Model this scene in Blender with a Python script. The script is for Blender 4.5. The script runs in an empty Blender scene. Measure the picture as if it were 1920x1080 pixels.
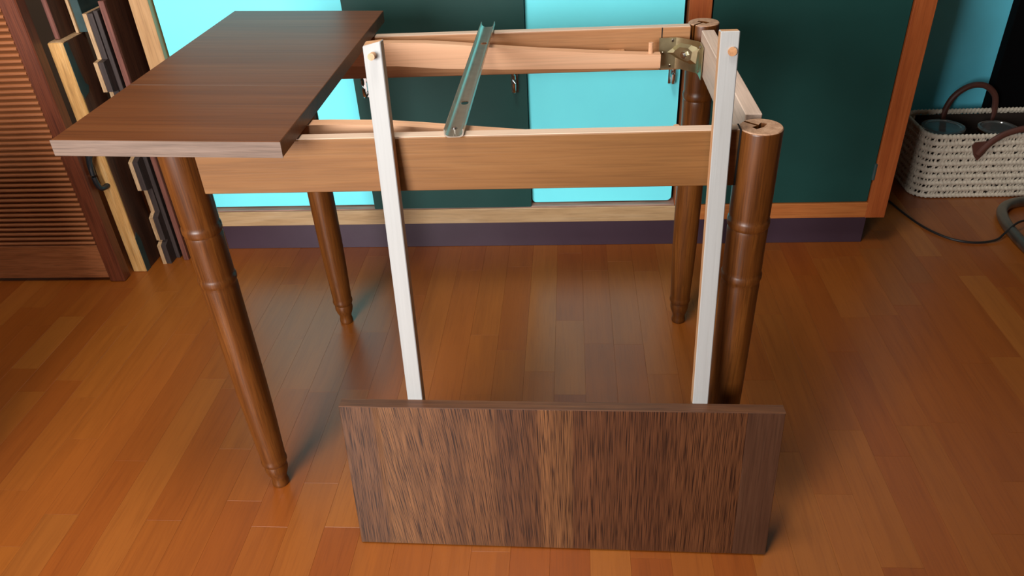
import bpy, bmesh, math, random
from mathutils import Vector, Matrix
random.seed(7)
R = math.radians
S = bpy.context.scene
COL = S.collection

# ------------------------------------------------------------------ camera, world, light, exposure
cam = bpy.data.cameras.new('camera')
cam.sensor_fit = 'HORIZONTAL'; cam.sensor_width = 36.0
cam.lens = 36.0 * 1434.16 / 1920.0
cam.clip_start = 0.02
camo = bpy.data.objects.new('camera', cam); COL.objects.link(camo)
camo.location = (0.5843, -1.0266, 1.1464)
camo.rotation_euler = (0.9849, 0.0494, 0.0624)
S.camera = camo

W = bpy.data.worlds.new('world'); S.world = W; W.use_nodes = True
bg = W.node_tree.nodes['Background']
bg.inputs[0].default_value = (0.62, 0.78, 1.0, 1); bg.inputs[1].default_value = 1.0

S.view_settings.view_transform = 'Standard'
S.view_settings.look = 'None'
S.view_settings.gamma = 1.0
S.view_settings.use_curve_mapping = False
S.view_settings.exposure = 0.0

# window in the wall behind the photographer (its opening is cut in wall_front below)
WX0, WX1, WZ0, WZ1, WY = -1.20, -0.10, 0.70, 1.75, -2.30
al = bpy.data.lights.new('window_daylight', 'AREA'); al.shape = 'RECTANGLE'
al.size = WX1 - WX0; al.size_y = WZ1 - WZ0; al.energy = 124; al.color = (1.0, 0.985, 0.97)
alo = bpy.data.objects.new('window_daylight', al); COL.objects.link(alo)
alo.location = ((WX0 + WX1) / 2, WY - 0.02, (WZ0 + WZ1) / 2)
alo.rotation_euler = (R(90), 0, R(-12))

# ------------------------------------------------------------------ materials
def lin(r, g, b):
    f = lambda c: (c/255/12.92) if c/255 <= 0.04045 else ((c/255+0.055)/1.055)**2.4
    return (f(r), f(g), f(b), 1)

def base_mat(name, rough=0.5, metal=0.0, coat=0.0, coat_rough=0.1, spec=0.5):
    m = bpy.data.materials.new(name); m.use_nodes = True
    n = m.node_tree; b = n.nodes['Principled BSDF']
    b.inputs['Roughness'].default_value = rough
    b.inputs['Metallic'].default_value = metal
    b.inputs['Coat Weight'].default_value = coat
    b.inputs['Coat Roughness'].default_value = coat_rough
    b.inputs['Specular IOR Level'].default_value = spec
    return m, n, b

def coords(n, scale, per_object=False):
    tc = n.nodes.new('ShaderNodeTexCoord')
    mp = n.nodes.new('ShaderNodeMapping'); mp.inputs['Scale'].default_value = scale
    n.links.new(tc.outputs['Object'], mp.inputs['Vector'])
    if per_object:
        oi = n.nodes.new('ShaderNodeObjectInfo')
        ml = n.nodes.new('ShaderNodeVectorMath'); ml.operation = 'SCALE'
        ml.inputs[0].default_value = (37.0, 53.0, 71.0)
        n.links.new(oi.outputs['Random'], ml.inputs['Scale'])
        n.links.new(ml.outputs[0], mp.inputs['Location'])
    return mp.outputs[0]

def noise(n, vec, scale=1.0, detail=4, rough=0.55, dist=0.0):
    t = n.nodes.new('ShaderNodeTexNoise')
    t.inputs['Scale'].default_value = scale; t.inputs['Detail'].default_value = detail
    t.inputs['Roughness'].default_value = rough; t.inputs['Distortion'].default_value = dist
    n.links.new(vec, t.inputs['Vector']); return t.outputs['Fac']

def ramp(n, fac, stops):
    r = n.nodes.new('ShaderNodeValToRGB'); e = r.color_ramp.elements
    while len(e) < len(stops): e.new(0.5)
    for el, (p, c) in zip(e, stops): el.position = p; el.color = c
    n.links.new(fac, r.inputs[0]); return r.outputs[0]

def mix(n, a, b, fac, mode='MIX'):
    m = n.nodes.new('ShaderNodeMix'); m.data_type = 'RGBA'; m.blend_type = mode
    for s, v in (('A', a), ('B', b)):
        i = [x for x in m.inputs if x.name == s and x.type == 'RGBA'][0]
        if isinstance(v, tuple): i.default_value = v
        else: n.links.new(v, i)
    f = m.inputs[0]
    if isinstance(fac, (int, float)): f.default_value = fac
    else: n.links.new(fac, f)
    return [o for o in m.outputs if o.type == 'RGBA'][0]

def bump(n, b, h, strength=0.1, dist=0.002):
    bp = n.nodes.new('ShaderNodeBump'); bp.inputs['Strength'].default_value = strength
    bp.inputs['Distance'].default_value = dist
    n.links.new(h, bp.inputs['Height']); n.links.new(bp.outputs[0], b.inputs['Normal'])

def scl(axis, across, along):
    v = [across]*3; v['xyz'.index(axis)] = along; return tuple(v)

def wood(name, dark, mid, light, axis='x', across=60, along=3, rough=0.45, coat=0.0, coat_rough=0.12,
         pores=0.35, per_object=False, bs=0.08, spec=0.5):
    m, n, b = base_mat(name, rough, 0, coat, coat_rough, spec)
    v = coords(n, scl(axis, across, along), per_object)
    g = noise(n, v, 1.0, 5, 0.6, 0.6)
    c = ramp(n, g, [(0.28, dark), (0.5, mid), (0.72, light)])
    v2 = coords(n, scl(axis, across*7, along*3.5), per_object)
    p = noise(n, v2, 1.0, 2, 0.5)
    pr = ramp(n, p, [(0.36, (1-pores, 1-pores, 1-pores, 1)), (0.52, (1, 1, 1, 1))])
    c = mix(n, c, pr, 1.0, 'MULTIPLY')
    n.links.new(c, b.inputs['Base Color'])
    bump(n, b, p, bs)
    return m

def paint(name, col, rough=0.5, var=0.06, coat=0.0, scale=8, bs=0.03, spec=0.5):
    m, n, b = base_mat(name, rough, 0, coat, 0.15, spec)
    v = coords(n, (1, 1, 1))
    g = noise(n, v, scale, 4)
    lo = tuple(c*(1-var) for c in col[:3]) + (1,); hi = tuple(min(1, c*(1+var)) for c in col[:3]) + (1,)
    n.links.new(ramp(n, g, [(0.3, lo), (0.7, hi)]), b.inputs['Base Color'])
    bump(n, b, noise(n, v, scale*40, 2), bs)
    return m

def metal(name, col, rough=0.35, var=0.15):
    m, n, b = base_mat(name, rough, 1.0)
    v = coords(n, (1, 1, 1)); g = noise(n, v, 60, 4)
    lo = tuple(c*(1-var) for c in col[:3]) + (1,)
    n.links.new(ramp(n, g, [(0.3, lo), (0.7, col)]), b.inputs['Base Color'])
    mr = n.nodes.new('ShaderNodeMapRange'); mr.inputs['To Min'].default_value = rough*0.8; mr.inputs['To Max'].default_value = rough*1.25
    n.links.new(g, mr.inputs['Value']); n.links.new(mr.outputs[0], b.inputs['Roughness'])
    return m

M = {}
M['rail'] = wood('stained_rail_wood', lin(120, 79, 41), lin(132, 89, 48), lin(141, 98, 55), 'x', 45, 2.2, 0.42, 0.15, pores=0.14)
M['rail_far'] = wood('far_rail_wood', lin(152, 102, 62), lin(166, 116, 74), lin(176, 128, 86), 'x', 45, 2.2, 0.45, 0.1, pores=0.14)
M['raw'] = wood('raw_beech', lin(200, 170, 146), lin(210, 182, 158), lin(218, 194, 172), 'x', 60, 2.5, 0.55, pores=0.12)
M['raw_y'] = wood('raw_beech_crosswise', lin(190, 165, 148), lin(208, 182, 164), lin(218, 196, 178), 'y', 60, 2.5, 0.55, pores=0.12)
M['guide'] = wood('pinkish_beech', lin(212, 160, 122), lin(220, 170, 132), lin(226, 180, 144), 'x', 40, 1.2, 0.5, pores=0.1)
M['leg'] = wood('turned_leg_wood', lin(76, 40, 12), lin(97, 53, 17), lin(116, 68, 26), 'z', 60, 4, 0.38, 0.18, 0.3, 0.3, spec=0.4)
M['legend'] = wood('leg_end_grain', lin(150, 112, 86), lin(176, 136, 106), lin(196, 158, 128), 'z', 90, 90, 0.6, pores=0.25)
M['bar'] = wood('pale_runner_wood', lin(162, 161, 158), lin(167, 167, 165), lin(172, 172, 170), 'z', 50, 2.0, 0.55, pores=0.03)
M['bar_side'] = wood('runner_side_wood', lin(176, 128, 88), lin(190, 142, 100), lin(200, 154, 114), 'z', 50, 2.5, 0.55, pores=0.1)
M['peg'] = wood('peg_wood', lin(170, 118, 78), lin(194, 142, 98), lin(208, 160, 118), 'y', 60, 8, 0.5, pores=0.15)
M['top'] = wood('tabletop_veneer', lin(92, 49, 21), lin(102, 56, 25), lin(111, 64, 31), 'x', 38, 1.2, 0.42, 0.0, 0.25, 0.22, spec=0.28)
M['band'] = wood('tabletop_edge_band', lin(96, 76, 63), lin(116, 94, 80), lin(130, 108, 94), 'x', 160, 6, 0.55, pores=0.25)

def leaf_mat():
    m, n, b = base_mat('oak_veneer_leaf', 0.42, 0, 0.1, 0.3)
    # joined veneer strips of different tone across x, coarse open grain running up z
    tc = n.nodes.new('ShaderNodeTexCoord'); sx = n.nodes.new('ShaderNodeSeparateXYZ'); n.links.new(tc.outputs['Object'], sx.inputs[0])
    dv = n.nodes.new('ShaderNodeMath'); dv.operation = 'DIVIDE'; dv.inputs[1].default_value = 0.662; n.links.new(sx.outputs[0], dv.inputs[0]); band = dv.outputs[0]
    v1 = coords(n, (55, 55, 2.2)); g = noise(n, v1, 1.0, 5, 0.6, 0.5)
    # the grain of the light strips at the left runs at a slight slant
    kr = ramp(n, band, [(0.0, (0, 0, 0, 1)), (0.085, (0, 0, 0, 1)), (0.10, (0.13, 0.13, 0.13, 1)), (0.24, (0.12, 0.12, 0.12, 1)), (0.39, (0.05, 0.05, 0.05, 1)), (0.40, (0.07, 0.07, 0.07, 1)), (0.59, (0, 0, 0, 1))])
    mu = n.nodes.new('ShaderNodeMath'); mu.operation = 'MULTIPLY'; n.links.new(kr, mu.inputs[0]); n.links.new(sx.outputs[2], mu.inputs[1])
    ad = n.nodes.new('ShaderNodeMath'); ad.operation = 'ADD'; n.links.new(sx.outputs[0], ad.inputs[0]); n.links.new(mu.outputs[0], ad.inputs[1])
    cb = n.nodes.new('ShaderNodeCombineXYZ'); n.links.new(ad.outputs[0], cb.inputs[0]); n.links.new(sx.outputs[1], cb.inputs[1]); n.links.new(sx.outputs[2], cb.inputs[2])
    m2 = n.nodes.new('ShaderNodeMapping'); m2.inputs['Scale'].default_value = (780, 780, 15); n.links.new(cb.outputs[0], m2.inputs['Vector'])
    p = noise(n, m2.outputs[0], 1.0, 2, 0.5, 0.2)
    c1 = ramp(n, band, [(0.0, lin(98, 66, 43)), (0.08, lin(100, 67, 43)), (0.10, lin(124, 86, 53)), (0.22, lin(118, 80, 50)), (0.25, lin(106, 70, 43)), (0.392, lin(108, 71, 43)), (0.40, lin(92, 58, 36)),
                          (0.49, lin(96, 61, 37)), (0.51, lin(122, 82, 50)), (0.578, lin(116, 78, 47)), (0.586, lin(96, 59, 35)), (0.78, lin(90, 54, 32)), (0.86, lin(98, 60, 35)), (1.0, lin(98, 60, 35))])
    c2 = ramp(n, g, [(0.3, (0.66, 0.6, 0.56, 1)), (0.7, (1.12, 1.08, 1.04, 1))])
    c = mix(n, c1, c2, 1.0, 'MULTIPLY')
    pr = ramp(n, p, [(0.38, (0.16, 0.12, 0.10, 1)), (0.52, (0.88, 0.86, 0.84, 1)), (0.66, (1.12, 1.1, 1.06, 1))])
    c = mix(n, c, pr, 1.0, 'MULTIPLY')
    n.links.new(c, b.inputs['Base Color']); bump(n, b, p, 0.35, 0.001)
    return m
M['leaf'] = leaf_mat()
M['leaf_lip'] = wood('dark_leaf_lipping', lin(62, 38, 25), lin(74, 46, 31), lin(84, 55, 38), 'z', 50, 3, 0.42, 0.1, 0.3, 0.25)
M['leaf_edge'] = wood('leaf_edge_band', lin(78, 46, 28), lin(100, 62, 38), lin(116, 74, 46), 'x', 160, 5, 0.5, pores=0.3)

def floor_mat():
    m, n, b = base_mat('parquet_strip', 0.38, 0, 0.25, 0.25)
    oi = n.nodes.new('ShaderNodeObjectInfo')
    tint = ramp(n, oi.outputs['Random'], [(0.0, lin(137, 68, 18)), (0.25, lin(143, 75, 21)), (0.5, lin(147, 81, 25)),
                                          (0.7, lin(140, 71, 19)), (0.88, lin(155, 90, 32)), (1.0, lin(138, 75, 24))])
    v = coords(n, scl('y', 34, 1.8), True); g = noise(n, v, 1.0, 5, 0.6, 0.8)
    gr = ramp(n, g, [(0.3, (0.86, 0.82, 0.78, 1)), (0.5, (0.98, 0.97, 0.96, 1)), (0.72, (1.06, 1.06, 1.05, 1))])
    c = mix(n, tint, gr, 1.0, 'MULTIPLY')
    v2 = coords(n, scl('y', 300, 12), True); p = noise(n, v2, 1.0, 2)
    c = mix(n, c, ramp(n, p, [(0.34, (0.9, 0.88, 0.86, 1)), (0.5, (1, 1, 1, 1))]), 1.0, 'MULTIPLY')
    n.links.new(c, b.inputs['Base Color']); bump(n, b, p, 0.04, 0.0008)
    return m
M['parquet'] = floor_mat()
M['subfloor'] = paint('subfloor', lin(70, 36, 16), 0.7)
M['cyan'] = paint('sky_blue_paint', (0.18, 0.88, 1.0, 1), 0.5, 0.02)
M['green'] = paint('dark_green_paint', lin(24, 64, 60), 0.42, 0.06, spec=0.3)
M['frame'] = wood('cabinet_frame_wood', lin(164, 92, 44), lin(176, 104, 52), lin(186, 116, 60), 'x', 60, 4, 0.45, 0.15, pores=0.15)
M['frame_z'] = wood('cabinet_post_wood', lin(148, 72, 32), lin(158, 81, 37), lin(168, 90, 44), 'z', 60, 4, 0.45, 0.15, pores=0.15)
M['frame_pale'] = wood('pale_frame_wood', lin(158, 126, 88), lin(176, 144, 104), lin(188, 160, 124), 'x', 40, 4, 0.5, 0.1, pores=0.15)  # lighter tone for the left bottom rail
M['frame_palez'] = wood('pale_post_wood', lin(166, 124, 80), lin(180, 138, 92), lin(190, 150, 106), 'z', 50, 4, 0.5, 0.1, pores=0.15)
M['ledge'] = wood('worn_ledge', lin(130, 96, 84), lin(168, 132, 116), lin(188, 150, 130), 'x', 30, 3, 0.55)
M['plinth'] = paint('aubergine_plinth', lin(66, 50, 62), 0.38, 0.08)
M['cab_in'] = paint('cabinet_inside', lin(40, 30, 26), 0.7)
M['wall'] = paint('blue_wall_paint', (0.15, 0.75, 0.95, 1), 0.6, 0.04)
M['white'] = paint('white_plaster', lin(190, 186, 180), 0.8, 0.03)
M['tan'] = paint('brown_wallpaper', lin(112, 96, 80), 0.8, 0.05)
M['black'] = paint('black_panel', lin(5, 5, 6), 0.9, spec=0.1)
M['louvre'] = wood('shutter_wood', lin(142, 84, 48), lin(162, 100, 61), lin(174, 112, 72), 'x', 60, 4, 0.45, 0.15)
M['louvre_z'] = wood('shutter_stile_wood', lin(88, 40, 22), lin(102, 49, 27), lin(114, 57, 33), 'z', 50, 3, 0.45, 0.15)
M['ochre'] = wood('ochre_board_edge', lin(168, 122, 66), lin(206, 156, 92), lin(216, 180, 126), 'z', 60, 6, 0.6, pores=0.2)
M['old'] = wood('old_brown_board', lin(58, 34, 22), lin(78, 46, 30), lin(92, 58, 38), 'z', 40, 3, 0.6)
M['pale'] = wood('pale_board_edge', lin(160, 126, 90), lin(186, 150, 110), lin(204, 172, 134), 'z', 60, 6, 0.6)
M['grey'] = wood('grey_brown_board', lin(46, 38, 36), lin(60, 48, 45), lin(72, 58, 54), 'z', 40, 4, 0.6)
M['red'] = wood('reddish_board', lin(96, 54, 44), lin(116, 68, 56), lin(128, 80, 66), 'z', 50, 4, 0.55)
M['teal'] = paint('dark_teal_paint', lin(40, 62, 62), 0.5, 0.2, scale=30)
M['steel'] = metal('galvanised_steel', lin(214, 208, 194), 0.34)
M['brass'] = metal('brassy_zinc', lin(196, 186, 148), 0.36)
M['chrome'] = metal('chrome', lin(215, 215, 215), 0.16)
M['hole'] = paint('dark_hole', lin(24, 22, 20), 0.8)
M['iron'] = paint('black_iron', lin(26, 30, 34), 0.35)
M['straw'] = paint('cream_straw', lin(212, 201, 182), 0.7, 0.12, scale=60, bs=0.2)
M['straw_in'] = paint('basket_inside_shade', lin(40, 28, 20), 0.8, 0.2, scale=40)
M['leather'] = paint('brown_leather', lin(92, 54, 44), 0.5, 0.12, scale=40, bs=0.12)
M['cable'] = paint('black_rubber', lin(22, 18, 16), 0.5)
M['tube'] = metal('grey_tube', lin(150, 148, 140), 0.45)
def glass_mat():
    m, n, b = base_mat('jar_glass', 0.08); b.inputs['Transmission Weight'].default_value = 0.85
    b.inputs['IOR'].default_value = 1.45
    v = coords(n, (1, 1, 1)); n.links.new(ramp(n, noise(n, v, 20), [(0.3, (0.42, 0.44, 0.43, 1)), (0.7, (0.52, 0.54, 0.53, 1))]), b.inputs['Base Color'])
    return m
M['glass'] = glass_mat()
M['jarfill'] = paint('jar_contents', lin(96, 84, 78), 0.6, 0.25, scale=50)
M['copper'] = metal('copper_lid_rim', lin(176, 120, 80), 0.35)

# ------------------------------------------------------------------ mesh helpers
def box(bm, x0, x1, y0, y1, z0, z1, bev=0.0, seg=1):
    vs = [bm.verts.new((x, y, z)) for x in (x0, x1) for y in (y0, y1) for z in (z0, z1)]
    fs = [bm.faces.new([vs[i] for i in f]) for f in ((0,1,3,2),(4,6,7,5),(0,4,5,1),(2,3,7,6),(0,2,6,4),(1,5,7,3))]
    if bev:
        ed = list({e for f in fs for e in f.edges})
        bmesh.ops.bevel(bm, geom=ed, offset=bev, segments=seg, affect='EDGES', profile=0.5)
    return bm

def prism(bm, pts, axis, a, b):
    """polygon pts in the plane normal to axis, extruded from a to b"""
    def P(p, t):
        if axis == 'x': return (t, p[0], p[1])
        if axis == 'y': return (p[0], t, p[1])
        return (p[0], p[1], t)
    A = [bm.verts.new(P(p, a)) for p in pts]; B = [bm.verts.new(P(p, b)) for p in pts]
    n = len(pts)
    bm.faces.new(A); bm.faces.new(list(reversed(B)))
    for i in range(n): bm.faces.new((A[i], B[i], B[(i+1) % n], A[(i+1) % n]))
    return bm

def lathe(bm, prof, seg=32, c=(0, 0, 0), cap=True):
    rings = []
    for r, z in prof:
        rings.append([bm.verts.new((c[0]+r*math.cos(2*math.pi*i/seg), c[1]+r*math.sin(2*math.pi*i/seg), c[2]+z)) for i in range(seg)])
    for a, b in zip(rings, rings[1:]):
        for i in range(seg): bm.faces.new((a[i], a[(i+1) % seg], b[(i+1) % seg], b[i]))
    if cap: bm.faces.new(list(reversed(rings[0]))); bm.faces.new(rings[-1])
    return bm

def cyl(bm, p, q, r, seg=12, r2=None):
    p, q = Vector(p), Vector(q); d = (q-p); L = d.length; rot = d.to_track_quat('Z', 'Y').to_matrix()
    b2 = bmesh.new(); lathe(b2, [(r, 0), (r if r2 is None else r2, L)], seg)
    for v in b2.verts: v.co = rot @ v.co + p
    me = bpy.data.meshes.new('t'); b2.to_mesh(me); b2.free(); bm.from_mesh(me); bpy.data.meshes.remove(me)
    return bm

def tube(bm, pts, r, seg=8, closed=False, flat=1.0, up=Vector((0, 0, 1))):
    """swept round tube; flat<1 squashes it along the frame's second axis"""
    pts = [Vector(p) for p in pts]; n = len(pts); rings = []
    for i, p in enumerate(pts):
        if closed: t = pts[(i+1) % n] - pts[i-1]
        else: t = pts[min(i+1, n-1)] - pts[max(i-1, 0)]
        t.normalize(); s = t.cross(up)
        if s.length < 1e-4: s = t.cross(Vector((1, 0, 0)))
        s.normalize(); u = s.cross(t)
        rings.append([bm.verts.new(p + s*math.cos(2*math.pi*k/seg)*r + u*math.sin(2*math.pi*k/seg)*r*flat) for k in range(seg)])
    m = n if closed else n-1
    for i in range(m):
        a, b = rings[i], rings[(i+1) % n]
        for k in range(seg): bm.faces.new((a[k], a[(k+1) % seg], b[(k+1) % seg], b[k]))
    if not closed: bm.faces.new(list(reversed(rings[0]))); bm.faces.new(rings[-1])
    return bm

def spline(pts, n=12):
    P = [Vector(p) for p in pts]; out = []
    for i in range(len(P)-1):
        p0 = P[max(i-1, 0)]; p1 = P[i]; p2 = P[i+1]; p3 = P[min(i+2, len(P)-1)]
        for k in range(n):
            t = k/n
            out.append(0.5*((2*p1) + (p2-p0)*t + (2*p0-5*p1+4*p2-p3)*t*t + (3*p1-p0-3*p2+p3)*t**3))
    out.append(P[-1]); return out

def obj(name, bm, mat, parent=None, smooth=35, loc=None, rot=None, mat2=None):
    bmesh.ops.recalc_face_normals(bm, faces=bm.faces)
    me = bpy.data.meshes.new(name); bm.to_mesh(me); bm.free()
    me.materials.append(M[mat])
    if mat2: me.materials.append(M[mat2])
    if smooth:
        for p in me.polygons: p.use_smooth = True
        me.set_sharp_from_angle(angle=R(smooth))
    o = bpy.data.objects.new(name, me); COL.objects.link(o)
    if loc: o.location = loc
    if rot: o.rotation_euler = rot
    if parent: o.parent = parent
    return o

def B(name, mat, parent, *a, bev=0.001, **k): return obj(name, box(bmesh.new(), *a, bev=bev), mat, parent, **k)

def thing(name, label, cat, loc=(0, 0, 0), rot=(0, 0, 0), group=None):
    o = bpy.data.objects.new(name, None); COL.objects.link(o); o.empty_display_size = 0.1
    o.location = loc; o.rotation_euler = rot
    return tag(o, label, cat, group)

def tag(o, label, cat, group=None):
    o['label'] = label; o['category'] = cat
    if group: o['group'] = group
    return o

def struct(o, label=None):
    o['kind'] = 'structure'
    if label: o['label'] = label
    return o

def cut(o, cutters):
    """boolean-subtract temporary cutter objects from o, in place"""
    for c in cutters:
        md = o.modifiers.new('cut', 'BOOLEAN'); md.operation = 'DIFFERENCE'; md.solver = 'EXACT'; md.object = c
    bpy.context.view_layer.update()
    dg = bpy.context.evaluated_depsgraph_get()
    me = bpy.data.meshes.new_from_object(o.evaluated_get(dg))
    o.modifiers.clear(); o.data = me
    for c in cutters: bpy.data.objects.remove(c)

# ------------------------------------------------------------------ the room
RX0, RX1, RY0, RY1, RH = -1.9, 3.1, -2.35, 1.47, 2.5
fl = struct(B('floor', 'subfloor', None, RX0, RX1, RY0, RY1, -0.06, -0.006, bev=0), 'strip parquet floor in warm orange brown wood')
PW = 0.0705; GAP = 0.0002
plank_mesh = {}
def plank(L):
    k = round(L, 2)
    if k not in plank_mesh:
        bm = box(bmesh.new(), GAP/2, PW-GAP/2, 0, k-GAP, -0.006, 0, bev=0.00015)
        o = obj('floor_strip', bm, 'parquet', fl, smooth=0); plank_mesh[k] = o.data
        return o, k
    o = bpy.data.objects.new('floor_strip', plank_mesh[k]); COL.objects.link(o); o.parent = fl
    return o, k
rest = bmesh.new()
def seen(x0, y0, y1):
    # footprint of the photograph on the floor (a trapezoid), a little enlarged
    for y in (y0, (y0+y1)/2, y1):
        if -0.30 < y < 1.3:
            xl = -0.45 - (y+0.23)*0.66; xr = 1.33 + (y+0.18)*0.47
            if xl-0.10 < x0+PW and x0 < xr+0.08: return True
    return False
nfl = 0
for i in range(-33, 39):
    x = 0.40 + i*PW
    y = RY0 + random.uniform(-0.4, 0)
    while y < RY1:
        L = random.choice((0.22, 0.28, 0.33, 0.38, 0.44, 0.5, 0.58))
        if y + L > RY1: L = max(0.02, round(RY1 - y, 2))
        if y + L > RY0 + 0.005 and RX0 < x < RX1-PW:
            if seen(x, y, y+L) and nfl < 300:
                o, k = plank(L); o.location = (x, y, random.uniform(-0.0001, 0)); nfl += 1
            else:
                box(rest, x+GAP/2, x+PW-GAP/2, max(y, RY0), min(y+L, RY1)-GAP, -0.006, 0)
        y += L
ro = obj('floor_strips', rest, 'parquet', fl, smooth=0); ro['kind'] = 'stuff'

struct(B('wall_back', 'tan', None, RX0, 1.50, RY1, RY1+0.1, 0, RH, bev=0))
struct(B('wall_right_back', 'wall', None, 1.501, RX1, RY1, RY1+0.1, 0, RH, bev=0), 'plain blue painted wall behind the basket')
struct(B('wall_left', 'tan', None, RX0-0.1, RX0, RY0, RY1, 0, RH, bev=0))
struct(B('wall_right', 'tan', None, RX1, RX1+0.1, RY0, RY1, 0, RH, bev=0))
struct(B('ceiling', 'white', None, RX0, RX1, RY0, RY1, RH, RH+0.1, bev=0))
wf = bmesh.new()
box(wf, RX0, WX0, RY0-0.1, RY0, 0, RH); box(wf, WX1, RX1, RY0-0.1, RY0, 0, RH)
box(wf, WX0, WX1, RY0-0.1, RY0, 0, WZ0); box(wf, WX0, WX1, RY0-0.1, RY0, WZ1, RH)
struct(obj('wall_front', wf, 'tan', None, smooth=0))

struct(B('wall_blocker', 'tan', None, 0.12, 0.22, RY0+0.001, -1.50, 0.0, RH-0.001, bev=0))  # unseen wall added to hold window light off the right side

# flush ceiling lamp over the table
cl = thing('ceiling_lamp', 'round flush ceiling lamp above the table', 'lamp', (0.32, -0.25, RH))
obj('base', lathe(bmesh.new(), [(0.30, -0.05), (0.31, -0.045), (0.31, 0.0)], 40), 'white', cl)
lm = bpy.data.lights.new('ceiling_lamp_light', 'AREA'); lm.shape = 'DISK'; lm.size = 0.56; lm.energy = 27; lm.color = (1.0, 0.95, 0.88)
lo_ = bpy.data.objects.new('ceiling_lamp_light', lm); COL.objects.link(lo_); lo_.parent = cl; lo_.location = (0, 0, -0.055)

# ------------------------------------------------------------------ painted sideboard along the back wall
CF = 0.885          # front of its frame
CT = 1.02           # its height
cab = thing('sideboard', 'long sideboard with sky blue and dark green doors in an orange wood frame', 'sideboard', (0.46, 0.92, 0))
cab.location = (0, 0, 0)
B('carcass', 'cab_in', cab, -0.50, 1.425, CF+0.045, 1.42, 0.10, CT-0.02, bev=0)
B('side_panel', 'frame_z', cab, -0.511, -0.495, CF+0.04, 1.42, 0.098, CT-0.02)
B('side_panel', 'frame_z', cab, 1.42, 1.437, CF+0.04, 1.42, 0.098, CT-0.02)
B('plinth', 'plinth', cab, -0.46, 1.405, 0.922, 1.40, 0, 0.10)
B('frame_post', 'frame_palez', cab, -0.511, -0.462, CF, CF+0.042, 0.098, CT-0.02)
B('frame_post', 'frame_z', cab, 0.866, 0.920, CF, CF+0.042, 0.146, CT-0.02)
B('frame_post', 'frame_z', cab, 1.386, 1.437, CF, CF+0.042, 0.098, CT-0.02)
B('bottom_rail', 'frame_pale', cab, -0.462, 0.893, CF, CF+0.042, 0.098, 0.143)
B('bottom_rail', 'frame', cab, 0.8935, 1.386, CF, CF+0.042, 0.0995, 0.1435)
B('ledge', 'ledge', cab, -0.462, 0.866, CF+0.003, CF+0.05, 0.1435, 0.1475, bev=0.0005)
B('top_board', 'frame', cab, -0.53, 1.455, CF-0.02, 1.42, CT-0.02, CT)
def rounded_door(x0, x1, z0, z1, r=0.012):
    p = []
    for cx, cz, a in ((x1-r, z0+r, -90), (x1-r, z1-r, 0), (x0+r, z1-r, 90), (x0+r, z0+r, 180)):
        for k in range(5): t = R(a + k*22.5); p.append((cx+r*math.cos(t), cz+r*math.sin(t)))
    return p
def door(mat, x0, x1, y0, z0, z1, r=0.003, th=0.018):
    bm = prism(bmesh.new(), rounded_door(x0, x1, z0, z1, r), 'y', y0, y0+th)
    return obj('door', bm, mat, cab)
d1 = door('cyan', -0.458, 0.030, CF+0.020, 0.152, CT-0.03, 0.006); d1['label'] = 'sky blue door at the left end'
d2 = door('green', 0.023, 0.470, CF+0.001, 0.147, CT-0.03); d2['label'] = 'dark green door between the two blue doors'
d3 = door('cyan', 0.472, 0.858, CF+0.020, 0.152, CT-0.03, 0.012); d3['label'] = 'sky blue door beside the middle post'
d4 = door('green', 0.924, 1.383, CF+0.006, 0.146, CT-0.03); d4['label'] = 'wide dark green door at the right end'
def pull(par, x, y, z0, z1):
    bm = bmesh.new()
    p = [(x, y+0.001, z0+0.006), (x, y-0.016, z0+0.003), (x, y-0.025, z0+0.012), (x, y-0.026, (z0+z1)/2), (x, y-0.025, z1-0.012), (x, y-0.016, z1-0.003), (x, y+0.001, z1-0.006)]
    tube(bm, spline(p, 5), 0.0045, 8)
    box(bm, x-0.009, x+0.009, y-0.002, y+0.0005, z0-0.004, z1+0.004, bev=0.0008)
    obj('handle', bm, 'chrome', par)
pull(d2, 0.053, CF+0.001, 0.480, 0.600)
pull(d2, 0.440, CF+0.001, 0.482, 0.602)
pull(d3, 0.838, CF+0.020, 0.488, 0.608)
hg = bmesh.new(); cyl(hg, (1.385, CF+0.004, 0.212), (1.385, CF+0.004, 0.258), 0.005, 10)
obj('hinge', hg, 'teal', d4)
hg = bmesh.new(); cyl(hg, (1.385, CF+0.004, 0.82), (1.385, CF+0.004, 0.866), 0.005, 10)
obj('hinge', hg, 'teal', d4)

# ------------------------------------------------------------------ the dismantled table
H = 0.73; TW = 0.8466; TD = 0.5453
tab = thing('dining_table', 'dismantled wooden dining table frame with four turned bamboo-style legs', 'table', (0, 0, 0))
def leg_bm(top):
    z = lambda a: a
    prof = [(0.0150, 0.0), (0.0166, 0.003), (0.0165, 0.008), (0.0148, 0.017), (0.0158, 0.024), (0.0198, 0.034), (0.0220, 0.044), (0.0216, 0.053), (0.0205, 0.057),
            (0.0232, 0.060), (0.0246, 0.0635), (0.0246, 0.0690), (0.0232, 0.0725), (0.0236, 0.078), (0.0242, 0.10), (0.0262, 0.16), (0.0280, 0.24),
            (0.0288, 0.32), (0.0290, 0.40), (0.0293, 0.450), (0.0297, 0.474), (0.0288, 0.479), (0.0301, 0.4825), (0.0312, 0.486), (0.0312, 0.491),
            (0.0301, 0.4945), (0.0292, 0.4975), (0.0296, 0.502), (0.0294, 0.530), (0.0296, 0.560), (0.0299, 0.570), (0.0290, 0.574), (0.0306, 0.577),
            (0.0311, 0.580), (0.0311, 0.585), (0.0306, 0.588), (0.0292, 0.591), (0.0297, 0.596), (0.0300, 0.63), (0.0304, top-0.004), (0.0300, top-0.0015), (0.0285, top)]
    return lathe(bmesh.new(), prof, 36)
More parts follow.
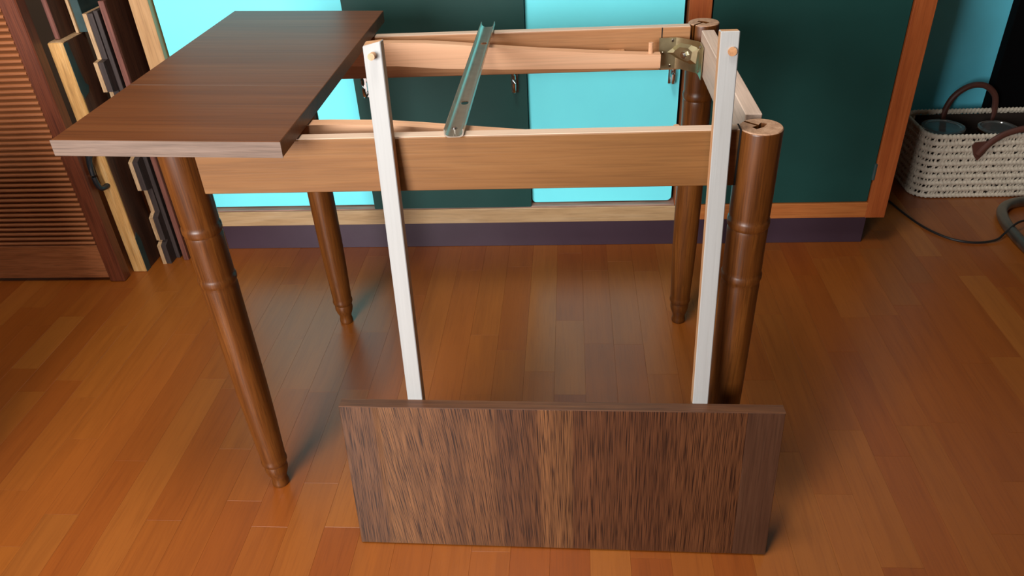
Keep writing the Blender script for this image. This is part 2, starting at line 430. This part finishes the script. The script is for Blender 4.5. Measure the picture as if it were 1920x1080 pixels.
def make_leg(x, y, dx, dy, top, slot=True):
    o = obj('leg', leg_bm(top), 'leg', tab, 40, mat2='legend')
    o.location = (x, y, 0)
    if slot:
        # bow-tie slot for the corner bolt, running in along the diagonal
        a = math.atan2(dy, dx)
        pts = [(0.05, -0.0022), (0.05, 0.0022), (0.006, 0.0022), (0.008, 0.011), (-0.001, 0.013), (-0.004, 0.0), (-0.001, -0.013), (0.008, -0.011), (0.006, -0.0022)]
        pts = [(px*math.cos(a)-py*math.sin(a), px*math.sin(a)+py*math.cos(a)) for px, py in pts]
        c = obj('cutter', prism(bmesh.new(), pts, 'z', top-0.085, top+0.02), 'hole', None, 0)
        c.location = (x, y, 0)
        cut(o, [c])
        me = o.data
        me.materials.clear(); me.materials.append(M['leg']); me.materials.append(M['legend'])
    me = o.data
    for p in me.polygons:
        p.material_index = 1 if (p.normal.z > 0.5 and p.center.z > top-0.006) else 0
        p.use_smooth = True
    me.set_sharp_from_angle(angle=R(40))
    return o
make_leg(0, 0, 1, 1, H, False); make_leg(0, TD, 1, -1, H, False)
make_leg(TW, 0, -1, 1, H); make_leg(TW, TD, -1, -1, H)
# long rails: stained front, raw top edge
def long_rail(y0, y1, mat, x0=0.026, x1=0.818):
    r = B('rail', mat, tab, x0, x1, y0, y1, 0.645, H-0.0012, bev=0.0012)
    obj('raw_edge', box(bmesh.new(), x0+0.001, x1-0.001, y0+0.0012, y1-0.0012, H-0.0013, H, bev=0.0004), 'raw', r)
    return r
rn = long_rail(-0.0105, 0.0105, 'rail')
rf = long_rail(0.517, 0.538, 'rail_far')
# saw kerf near the end of each long rail
B('rail_joint', 'hole', rf, 0.7615, 0.7635, 0.5162, 0.5172, 0.646, H-0.001, bev=0)
B('rail_joint', 'hole', rn, 0.8155, 0.8180, -0.0113, 0.0110, 0.646, H+0.0002, bev=0)
# short rails
sr = B('rail', 'raw_y', tab, 0.834, 0.858, 0.047, 0.487, 0.655, H, bev=0.0012)
B('tenon', 'leg', sr, 0.841, 0.852, 0.028, 0.049, 0.66, H-0.014, bev=0.001)
B('tenon', 'leg', sr, 0.841, 0.852, 0.485, 0.520, 0.66, H-0.014, bev=0.001)
B('rail', 'rail', tab, -0.011, 0.011, 0.027, 0.519, 0.645, H, bev=0.0012)
# wedge-shaped slide guides inside the long rails
gp = [(0.012, 0.730), (0.22, 0.730), (0.30, 0.7275), (0.36, 0.7225), (0.44, 0.714), (0.52, 0.7065), (0.62, 0.699), (0.70, 0.6935), (0.757, 0.6905),
      (0.757, 0.665), (0.60, 0.6675), (0.45, 0.671), (0.33, 0.676), (0.24, 0.684), (0.012, 0.690)]
for y0, y1, ys in ((0.045, 0.066, (0.0105, 0.045)), (0.468, 0.489, (0.489, 0.517))):
    g = obj('slide_guide', prism(bmesh.new(), gp, 'y', y0, y1), 'guide', tab, 20)
    for x in (0.372, 0.66):
        B('spacer_block', 'peg', g, x, x+0.03, ys[0], ys[1], 0.672, 0.690)
    cy = (y0+y1)/2
    bm = bmesh.new(); cyl(bm, (0.738, cy, 0.690), (0.738, cy, 0.712), 0.0045, 10)
    obj('stop_peg', bm, 'guide', g)
# stamped corner bracket at the back right corner
br = bmesh.new()
plan = [(0.757, 0.509), (0.790, 0.509), (0.800, 0.504), (0.827, 0.477), (0.8315, 0.468), (0.8315, 0.432)]
zt, zb = 0.712, 0.651
def bracket(bm, d):
    out = []
    for i, (x, y) in enumerate(plan):
        a = plan[max(i-1, 0)]; b = plan[min(i+1, len(plan)-1)]
        n = Vector((b[1]-a[1], a[0]-b[0])).normalized(); q = Vector((x, y)) - n*(-d)
        out.append(q)
    return out
f0 = plan; f1 = [tuple(q) for q in bracket(br, 0.0016)]
prism(br, [tuple(p) for p in f0] + [tuple(p) for p in reversed(f1)], 'z', zb, zt)
bk = obj('corner_bracket', br, 'brass', tab, 25)
# raised rib pressed into the bracket, a wedge widening towards the bend
rb = bmesh.new()
def onp(s, z, off):   # s along the plan polyline in metres
    acc = 0
    for (ax, ay), (bx_, by) in zip(plan, plan[1:]):
        L = math.hypot(bx_-ax, by-ay)
        if s <= acc+L or (bx_, by) == plan[-1]:
            t = (s-acc)/L; n = Vector((by-ay, ax-bx_)).normalized()
            return (ax+(bx_-ax)*t + n.x*off, ay+(by-ay)*t + n.y*off, z)
        acc += L
ring = [(0.014, 0.683), (0.026, 0.692), (0.044, 0.703), (0.070, 0.704), (0.088, 0.699), (0.084, 0.668), (0.070, 0.664), (0.044, 0.668), (0.028, 0.676)]
ctr = [(0.028, 0.684), (0.034, 0.688), (0.046, 0.696), (0.066, 0.697), (0.076, 0.692), (0.074, 0.676), (0.066, 0.672), (0.046, 0.675), (0.036, 0.680)]
lo = [rb.verts.new(onp(s, z, 0.0005)) for s, z in ring]; hi = [rb.verts.new(onp(s, z, 0.0075)) for s, z in ctr]
for i in range(len(lo)):
    j = (i+1) % len(lo); rb.faces.new((lo[i], lo[j], hi[j], hi[i]))
rb.faces.new(hi)
obj('pressed_rib', rb, 'brass', bk, 14)
bb = bmesh.new(); c0 = Vector(onp(0.060, 0.684, 0.0075)); c1 = Vector(onp(0.060, 0.684, 0.0135)); cyl(bb, c0, c1, 0.0072, 6)
c2 = Vector(onp(0.060, 0.684, 0.017)); cyl(bb, c1, c2, 0.004, 10)
obj('bolt', bb, 'chrome', bk)
for s, z in ((0.026, 0.706), (0.008, 0.682), (0.023, 0.657), (0.094, 0.657), (0.098, 0.704)):
    sb = bmesh.new(); cyl(sb, onp(s, z, 0.001), onp(s, z, 0.0035), 0.0036, 10, 0.002)
    obj('screw', sb, 'chrome', bk)

# ------------------------------------------------------------------ the part of the tabletop still lying on the frame
TA = R(1.9)
tt = thing('tabletop_leaf', 'brown veneered tabletop leaf lying across the left end of the frame', 'tabletop', (0.1915, -0.0815, 0.7325), (0, TA, R(0.1)))
TL, TWd, TT = 0.700, 0.3235, 0.0235
obj('panel', box(bmesh.new(), -TWd+0.0012, -0.0008, 0.0012, TL, 0, TT, bev=0.0008), 'top', tt)
e = B('edge_band', 'band', tt, -TWd, 0, 0, 0.0012, 0.0002, TT-0.0003, bev=0.0002); e['label'] = 'pale grey brown front edge'
B('veneer_joint', 'band', tt, -TWd+0.004, -0.003, 0.2272, 0.2284, TT-0.0002, TT+0.00008, bev=0)

# ------------------------------------------------------------------ draw leaf standing on its long edge, runners up, against the frame
lean = R(7.0)
lf = thing('draw_leaf', 'grainy brown draw leaf standing on its edge with two pale runners', 'table leaf', (0.1965, -0.1418, 0.003), (-lean, 0, R(-0.77)))
LL, LH, LT = 0.7194, 0.300, 0.0225
obj('panel', box(bmesh.new(), 0.0008, 0.662, 0.0, LT, 0, LH-0.0012, bev=0.0007), 'leaf', lf)
q = B('lipping', 'leaf_lip', lf, 0.662, LL-0.0008, 0.0, LT, 0, LH-0.0012, bev=0.0007); q['label'] = 'smooth dark strip at the right end'
B('edge_band', 'leaf_edge', lf, 0.0, LL, 0.0, LT, LH-0.0012, LH, bev=0.0003)
def runner(xb, xt, z0, z1, w, t, peg_z, ragged):
    bm = bmesh.new()
    xa = lambda z: xb + (xt-xb)*(z-0.30)/(z1-0.30)
    lv = [z0, 0.10, 0.34, z1]; th = [t*0.5, t*1.25, t*1.12, t]
    rings = []
    for z, d in zip(lv, th):
        x = xa(z); rings.append([bm.verts.new(v) for v in ((x-w/2, LT+0.0002, z), (x+w/2, LT+0.0002, z), (x+w/2, LT+d, z), (x-w/2, LT+d, z))])
    for a, b in zip(rings, rings[1:]):
        for i in range(4): bm.faces.new((a[i], a[(i+1) % 4], b[(i+1) % 4], b[i]))
    bm.faces.new(rings[0]); bm.faces.new(rings[-1])
    if ragged:
        rings[-1][0].co.z -= 0.006; rings[-1][3].co.z -= 0.002
    bmesh.ops.bevel(bm, geom=list(bm.edges), offset=0.0011, segments=1, affect='EDGES')
    r = obj('runner', bm, 'bar', lf, mat2='bar_side')
    for p in r.data.polygons:
        if abs(p.normal.x) > 0.8 or p.normal.z > 0.8: p.material_index = 1
    pb = bmesh.new(); x = xa(peg_z)
    xo = 0.0005 if ragged else 0.004
    cyl(pb, (x+xo, LT-0.011 if ragged else LT-0.003, peg_z), (x+xo, LT+0.004, peg_z), 0.0048 if ragged else 0.0058, 14)
    obj('peg', pb, 'peg', r)
runner(0.1245, 0.1212, 0.03, 0.8735, 0.0250, 0.0185, 0.8555, True)
runner(0.5900, 0.5885, 0.03, 0.8735, 0.0243, 0.0185, 0.8485, False)

# ------------------------------------------------------------------ steel channel laid across the two long rails
ch = thing('metal_channel', 'steel channel bar lying across the two long rails', 'metal channel', (0.4185, -0.0165, 0.7305), (0, 0, R(0.2)))
w2, hh, t = 0.0140, 0.0120, 0.0013
outer = [(-w2, hh), (-w2, 0.006)] + [(-w2 + 0.006*(1-math.cos(R(a))), 0.006 - 0.006*math.sin(R(a))) for a in (20, 45, 70, 90)]
outer += [(-x, z) for x, z in reversed(outer)]
inner = [(-w2+t, hh), (-w2+t, 0.007)] + [(-w2+t + 0.0085*(1-math.cos(R(a))), 0.007 - 0.0057*math.sin(R(a))) for a in (20, 45, 70, 90)]
inner += [(-x, z) for x, z in reversed(inner)]
sec = outer + list(reversed(inner))
body = obj('channel', prism(bmesh.new(), sec, 'y', 0, 0.572), 'steel', ch, 30)
cs = []
for yy in (0.135, 0.455):
    bm = bmesh.new(); lathe(bm, [(0.0062, -0.01), (0.0062, 0.004)], 16)
    for v in bm.verts: v.co.y *= 1.35
    o = obj('cutter', bm, 'hole', None, 0); o.location = (0.4185, -0.0165+yy, 0.7305); cs.append(o)
bpy.context.view_layer.update()
cut(body, cs)
for p in body.data.polygons: p.use_smooth = True
body.data.set_sharp_from_angle(angle=R(30))
sb = bmesh.new(); cyl(sb, (-0.003, 0.03, t), (-0.003, 0.03, t+0.0022), 0.0048, 14, 0.003)
obj('screw', sb, 'chrome', ch)

# ------------------------------------------------------------------ louvred shutter door
LX1, LX0, LY = -0.700, -1.36, 0.742
sh = thing('louvre_door', 'reddish brown louvred shutter door standing at the left', 'shutter', (0, 0, 0))
LHt = 1.28
B('stile', 'louvre_z', sh, LX1-0.045, LX1, LY, LY+0.036, 0.0, LHt, bev=0.003)
B('stile', 'louvre_z', sh, LX0, LX0+0.045, LY, LY+0.036, 0.0, LHt, bev=0.003)
B('bottom_rail', 'louvre', sh, LX0+0.045, LX1-0.045, LY+0.003, LY+0.033, 0.012, 0.120, bev=0.002)
B('top_rail', 'louvre', sh, LX0+0.045, LX1-0.045, LY+0.003, LY+0.033, LHt-0.09, LHt, bev=0.002)
B('back_board', 'louvre', sh, LX0+0.045, LX1-0.045, LY+0.022, LY+0.030, 0.120, LHt-0.09, bev=0)
pitch = 0.0150; slat_me = None
n = int((LHt-0.09-0.122)/pitch)
for i in range(n):
    z = 0.1240 + i*pitch
    if slat_me is None:
        # tilted slat with a rounded nose
        pr = [(0.0235, 0.0150), (0.0235, 0.0105), (0.012, 0.0012), (0.0060, -0.0012), (0.0022, -0.0008), (0.0004, 0.0018), (0.0008, 0.0048), (0.0040, 0.0072), (0.0100, 0.0085)]
        o = obj('slat', prism(bmesh.new(), [(LY+a, b) for a, b in pr], 'x', LX0+0.045, LX1-0.045), 'louvre', sh, 50)
        slat_me = o.data
    else:
        o = bpy.data.objects.new('slat', slat_me); COL.objects.link(o); o.parent = sh
    o.location.z = z

# unseen chest added left of view to shade the shutter and floor
lc = thing('shade_chest', 'unseen dark chest added to shade the shutter and floor at the left', 'light blocker', (0, 0, 0))
B('body', 'old', lc, -1.50, -0.645, -0.50, -0.035, 0.04, 0.635, bev=0.004)
B('lid', 'old', lc, -1.52, -0.630, -0.52, -0.02, 0.637, 0.68, bev=0.005)
for x in (-1.48, -0.71):
    for y in (-0.48, -0.10): B('foot', 'old', lc, x, x+0.05, y, y+0.05, 0, 0.0395, bev=0.003)

# ------------------------------------------------------------------ old boards stored on edge between shutter and sideboard
b1 = thing('storage_board', 'thick old board with an ochre edge and a black iron handle', 'board', (0, 0, 0), group='boards stored on edge beside the shutter')
B('body', 'old', b1, -0.700, -0.660, 0.802, 0.900, 0, 0.664, bev=0.001)
B('front_edge', 'ochre', b1, -0.7005, -0.6605, 0.795, 0.8025, 0, 0.6645, bev=0.002)
B('top_edge', 'pale', b1, -0.700, -0.660, 0.802, 0.900, 0.664, 0.6655, bev=0.0004)
pt = [(0.797, 0.662), (0.815, 0.662), (0.820, 0.60), (0.826, 0.555), (0.837, 0.545), (0.829, 0.53), (0.814, 0.526), (0.804, 0.52), (0.797, 0.54)]
obj('paint_patch', prism(bmesh.new(), pt, 'x', -0.6605, -0.6592), 'teal', b1, 0)
pt = [(0.797, 0.0), (0.820, 0.0), (0.820, 0.10), (0.809, 0.125), (0.797, 0.11)]
obj('paint_patch', prism(bmesh.new(), pt, 'x', -0.6605, -0.6592), 'teal', b1, 0)
hb = bmesh.new()
tube(hb, spline([(-0.672, 0.797, 0.388), (-0.680, 0.782, 0.384), (-0.688, 0.769, 0.366), (-0.6905, 0.766, 0.325), (-0.689, 0.768, 0.292), (-0.684, 0.776, 0.281), (-0.681, 0.797, 0.280)], 6), 0.0080, 10, flat=0.9)
obj('handle', hb, 'iron', b1)

b2 = thing('storage_board', 'thin reddish board standing on top of the ochre edged board', 'board', (0, 0, 0), group='boards stored on edge beside the shutter')
B('body', 'old', b2, -0.693, -0.682, 0.829, 0.898, 0.6658, 0.93)
B('front_edge', 'red', b2, -0.6945, -0.681, 0.822, 0.8295, 0.6658, 0.93, bev=0.002)
b3 = thing('storage_board', 'dark green painted board with a pale edge above the ochre board', 'board', (0, 0, 0), group='boards stored on edge beside the shutter')
B('body', 'teal', b3, -0.662, -0.640, 0.882, 1.15, 0.667, 0.95)
B('front_edge', 'pale', b3, -0.669, -0.6615, 0.876, 1.15, 0.6668, 0.95, bev=0.0008)
b4 = thing('storage_board', 'grey brown board with a pale stepped front edge', 'board', (0, 0, 0), group='boards stored on edge beside the shutter')
step = [(1.10, 0.0), (0.838, 0.0), (0.838, 0.062), (0.856, 0.070), (0.856, 0.074), (0.846, 0.076), (0.846, 0.150), (0.866, 0.160), (0.866, 0.235), (0.840, 0.240), (0.840, 0.325), (0.866, 0.335), (0.866, 0.520),
        (0.842, 0.523), (0.842, 0.600), (0.866, 0.602), (0.866, 0.715), (1.10, 0.715)]
obj('edge_board', prism(bmesh.new(), step, 'x', -0.630, -0.619), 'pale', b4, 0)
obj('body', prism(bmesh.new(), [(y+0.0015 if y < 1 else y, z) for y, z in step], 'x', -0.6188, -0.604), 'grey', b4, 0)
B('back_board', 'grey', b4, -0.6038, -0.592, 0.872, 1.10, 0, 0.72)
b5 = thing('storage_board', 'narrow dull red edged board next to the sideboard', 'board', (0, 0, 0), group='boards stored on edge beside the shutter')
B('body', 'old', b5, -0.574, -0.560, 0.868, 1.15, 0, 0.745)
B('front_edge', 'red', b5, -0.5745, -0.5595, 0.858, 0.8682, 0, 0.7455, bev=0.001)

# ------------------------------------------------------------------ straw basket with jars
bx0, bx1, by0, by1, bh = 1.640, 2.11, 1.185, 1.395, 0.205
bs = thing('straw_basket', 'rectangular cream woven straw basket with brown leather handles', 'basket', (0, 0, 0))
def loop(x0, x1, y0, y1, z, r, n):
    segs = []
    L1, L2 = x1-x0-2*r, y1-y0-2*r; tot = 2*(L1+L2)+2*math.pi*r
    out = []
    for i in range(n):
        s = tot*i/n
        for kind in range(8):
            ln = [L1, math.pi*r/2, L2, math.pi*r/2][kind % 4]
            if kind >= 4: ln = [L1, math.pi*r/2, L2, math.pi*r/2][kind-4]
            if s <= ln: break
            s -= ln
        if kind == 0: p = (x0+r+s, y0)
        elif kind == 1: a = -math.pi/2+s/r; p = (x1-r+r*math.cos(a), y0+r+r*math.sin(a))
        elif kind == 2: p = (x1, y0+r+s)
        elif kind == 3: a = s/r; p = (x1-r+r*math.cos(a), y1-r+r*math.sin(a))
        elif kind == 4: p = (x1-r-s, y1)
        elif kind == 5: a = math.pi/2+s/r; p = (x0+r+r*math.cos(a), y1-r+r*math.sin(a))
        elif kind == 6: p = (x0, y1-r-s)
        else: a = math.pi+s/r; p = (x0+r+r*math.cos(a), y0+r+r*math.sin(a))
        out.append(Vector((p[0], p[1], z)))
    return out, tot
def braid_row(z, inset, rr, zh, drop=0.0, stitch=0.0115):
    bm = bmesh.new(); pts, tot = loop(bx0+inset, bx1-inset, by0+inset, by1-inset, z, 0.05, 420)
    n = len(pts); seg = 8; rings = []
    for i, p in enumerate(pts):
        t = (pts[(i+1) % n]-pts[i-1]).normalized(); s = Vector((t.y, -t.x, 0)); ph = 2*math.pi*(tot*i/n)/stitch
        ring = []
        for k in range(seg):
            a = 2*math.pi*k/seg
            f = 1 + 0.22*math.sin(ph + 1.6*math.sin(a)) 
            ring.append(bm.verts.new(p + s*math.cos(a)*rr*f + Vector((0, 0, math.sin(a)*zh*f))))
        rings.append(ring)
    for i in range(n):
        a, b = rings[i], rings[(i+1) % n]
        for k in range(seg): bm.faces.new((a[k], a[(k+1) % seg], b[(k+1) % seg], b[k]))
    if drop:
        # slanting straw stitches that tie this row to the one above
        m = int(tot/0.0098)
        for j in range(m):
            i = int(n*(j + random.uniform(-0.25, 0.25))/m) % n; p = pts[i]; q = pts[(i + random.choice((0, 1, 2, 3))) % n]
            t = (pts[(i+1) % n]-pts[i-1]).normalized(); w = t*random.uniform(0.0016, 0.0030); s = Vector((t.y, -t.x, 0))*0.003
            z1 = Vector((0, 0, drop))
            vs = [bm.verts.new(v) for v in (p-w-s, p+w-s, p+w+s, p-w+s, q-w-s+z1, q+w-s+z1, q+w+s+z1, q-w+s+z1)]
            for f in ((0, 1, 5, 4), (1, 2, 6, 5), (2, 3, 7, 6), (3, 0, 4, 7)): bm.faces.new([vs[x] for x in f])
    return bm
rows = 10; rp = (bh-0.012)/(rows-1)
for i in range(rows):
    z = 0.008 + i*rp
    zh = 0.0078 if i else 0.0070
    obj('woven_row', braid_row(z, 0.004*abs(i/(rows-1)-0.5), 0.0050, zh, rp if i < rows-1 else 0), 'straw', bs, 60)
wi = bmesh.new()
for (a, b) in (((bx0+0.007, by0+0.030), (bx0+0.009, by1-0.030)), ((bx1-0.009, by0+0.030), (bx1-0.007, by1-0.030))):
    box(wi, a[0], b[0], a[1], b[1], 0.004, bh-0.012)
box(wi, bx0+0.04, bx1-0.04, by0+0.007, by0+0.009, 0.004, bh-0.012); box(wi, bx0+0.04, bx1-0.04, by1-0.009, by1-0.007, 0.004, bh-0.012)
box(wi, bx0+0.012, bx1-0.012, by0+0.012, by1-0.012, 0.003, 0.006)
obj('inner_shade', wi, 'straw_in', bs, 0)  # dark sheets standing in for the shade inside the basket
def strap(name, pts, r, flat):
    bm = tube(bmesh.new(), spline(pts, 8), r, 10, flat=flat, up=Vector((0, 1, 0.2)))
    return obj(name, bm, 'leather', bs)
yb = by1-0.006
strap('handle', [(1.768, yb+0.004, 0.165), (1.768, yb+0.002, 0.205), (1.783, yb, 0.252), (1.822, yb, 0.283), (1.868, yb, 0.283), (1.905, yb, 0.252), (1.918, yb+0.002, 0.205), (1.918, yb+0.004, 0.165)], 0.0092, 1.0)
yf = by0-0.010
strap('handle', [(1.792, yf, 0.150), (1.800, yf-0.003, 0.168), (1.828, yf+0.000, 0.196), (1.862, yf+0.004, 0.214), (1.910, yf+0.004, 0.226), (1.965, yf+0.004, 0.214), (1.995, yf, 0.196), (2.010, yf-0.003, 0.150)], 0.0098, 0.9)
for cx in (1.795, 2.010):
    pts = [(cx-0.026, 0.176), (cx-0.020, 0.186), (cx+0.022, 0.190), (cx+0.028, 0.178), (cx+0.012, 0.146), (cx, 0.128), (cx-0.014, 0.146)]
    obj('handle_tab', prism(bmesh.new(), pts, 'y', yf+0.0005, yf+0.0050), 'leather', bs, 20)

def jar(x, y, r, ztop, label, tilt):
    j = thing('glass_jar', label, 'jar', (x, y, 0.0065), (0, 0, 0), 'glass jars inside the straw basket')
    h = ztop-0.0065
    obj('body', lathe(bmesh.new(), [(r*0.86, 0), (r*0.94, 0.006), (r*0.94, h-0.045), (r*0.84, h-0.028), (r*0.84, h-0.018)], 32), 'jarfill', j, 40)
    obj('rim', lathe(bmesh.new(), [(r*0.86, h-0.0178), (r*0.98, h-0.016), (r*0.98, h-0.010), (r*0.86, h-0.0085)], 32), 'copper', j, 40)
    obj('lid', lathe(bmesh.new(), [(r*0.90, h-0.0084), (r, h-0.006), (r, h-0.002), (r*0.9, h), (r*0.82, h-0.0005), (r*0.78, h-0.004), (r*0.3, h-0.005), (0.002, h-0.005)], 32), 'glass', j, 40)
jar(1.726, 1.288, 0.062, 0.196, 'wide glass jar with a copper rim at the left of the basket', 0)
jar(1.888, 1.286, 0.056, 0.190, 'smaller dark glass jar under the front basket handle', 0)

# ------------------------------------------------------------------ things at the right edge
tag(B('black_panel', 'black', None, 1.915, 2.75, 1.425, 1.465, 0.0, 1.30, bev=0.002), 'tall black panel standing against the blue wall behind the basket', 'panel')
cp = [(1.545, 1.215, 0.004), (1.562, 1.166, 0.004), (1.578, 1.085, 0.004), (1.606, 0.995, 0.004), (1.650, 0.930, 0.004), (1.705, 0.905, 0.004), (1.765, 0.912, 0.006),
      (1.800, 0.935, 0.016), (1.838, 0.960, 0.033), (1.880, 0.985, 0.027), (1.95, 1.01, 0.004), (2.05, 1.03, 0.004), (2.2, 0.98, 0.004)]
tag(obj('power_cable', tube(bmesh.new(), spline(cp, 8), 0.0032, 8), 'cable'), 'thin black cable curving across the floor from under the sideboard', 'cable')
tp = [(2.28, 1.105, 0.0145), (2.05, 1.135, 0.0145), (1.95, 1.130, 0.0145), (1.890, 1.110, 0.0145), (1.850, 1.065, 0.0145), (1.829, 0.99, 0.0145), (1.822, 0.90, 0.0145), (1.824, 0.80, 0.0145), (1.83, 0.62, 0.0145)]
tag(obj('bent_tube', tube(bmesh.new(), spline(tp, 8), 0.0145, 12), 'tube'), 'bent grey metal tube foot lying on the floor before the basket', 'tube')
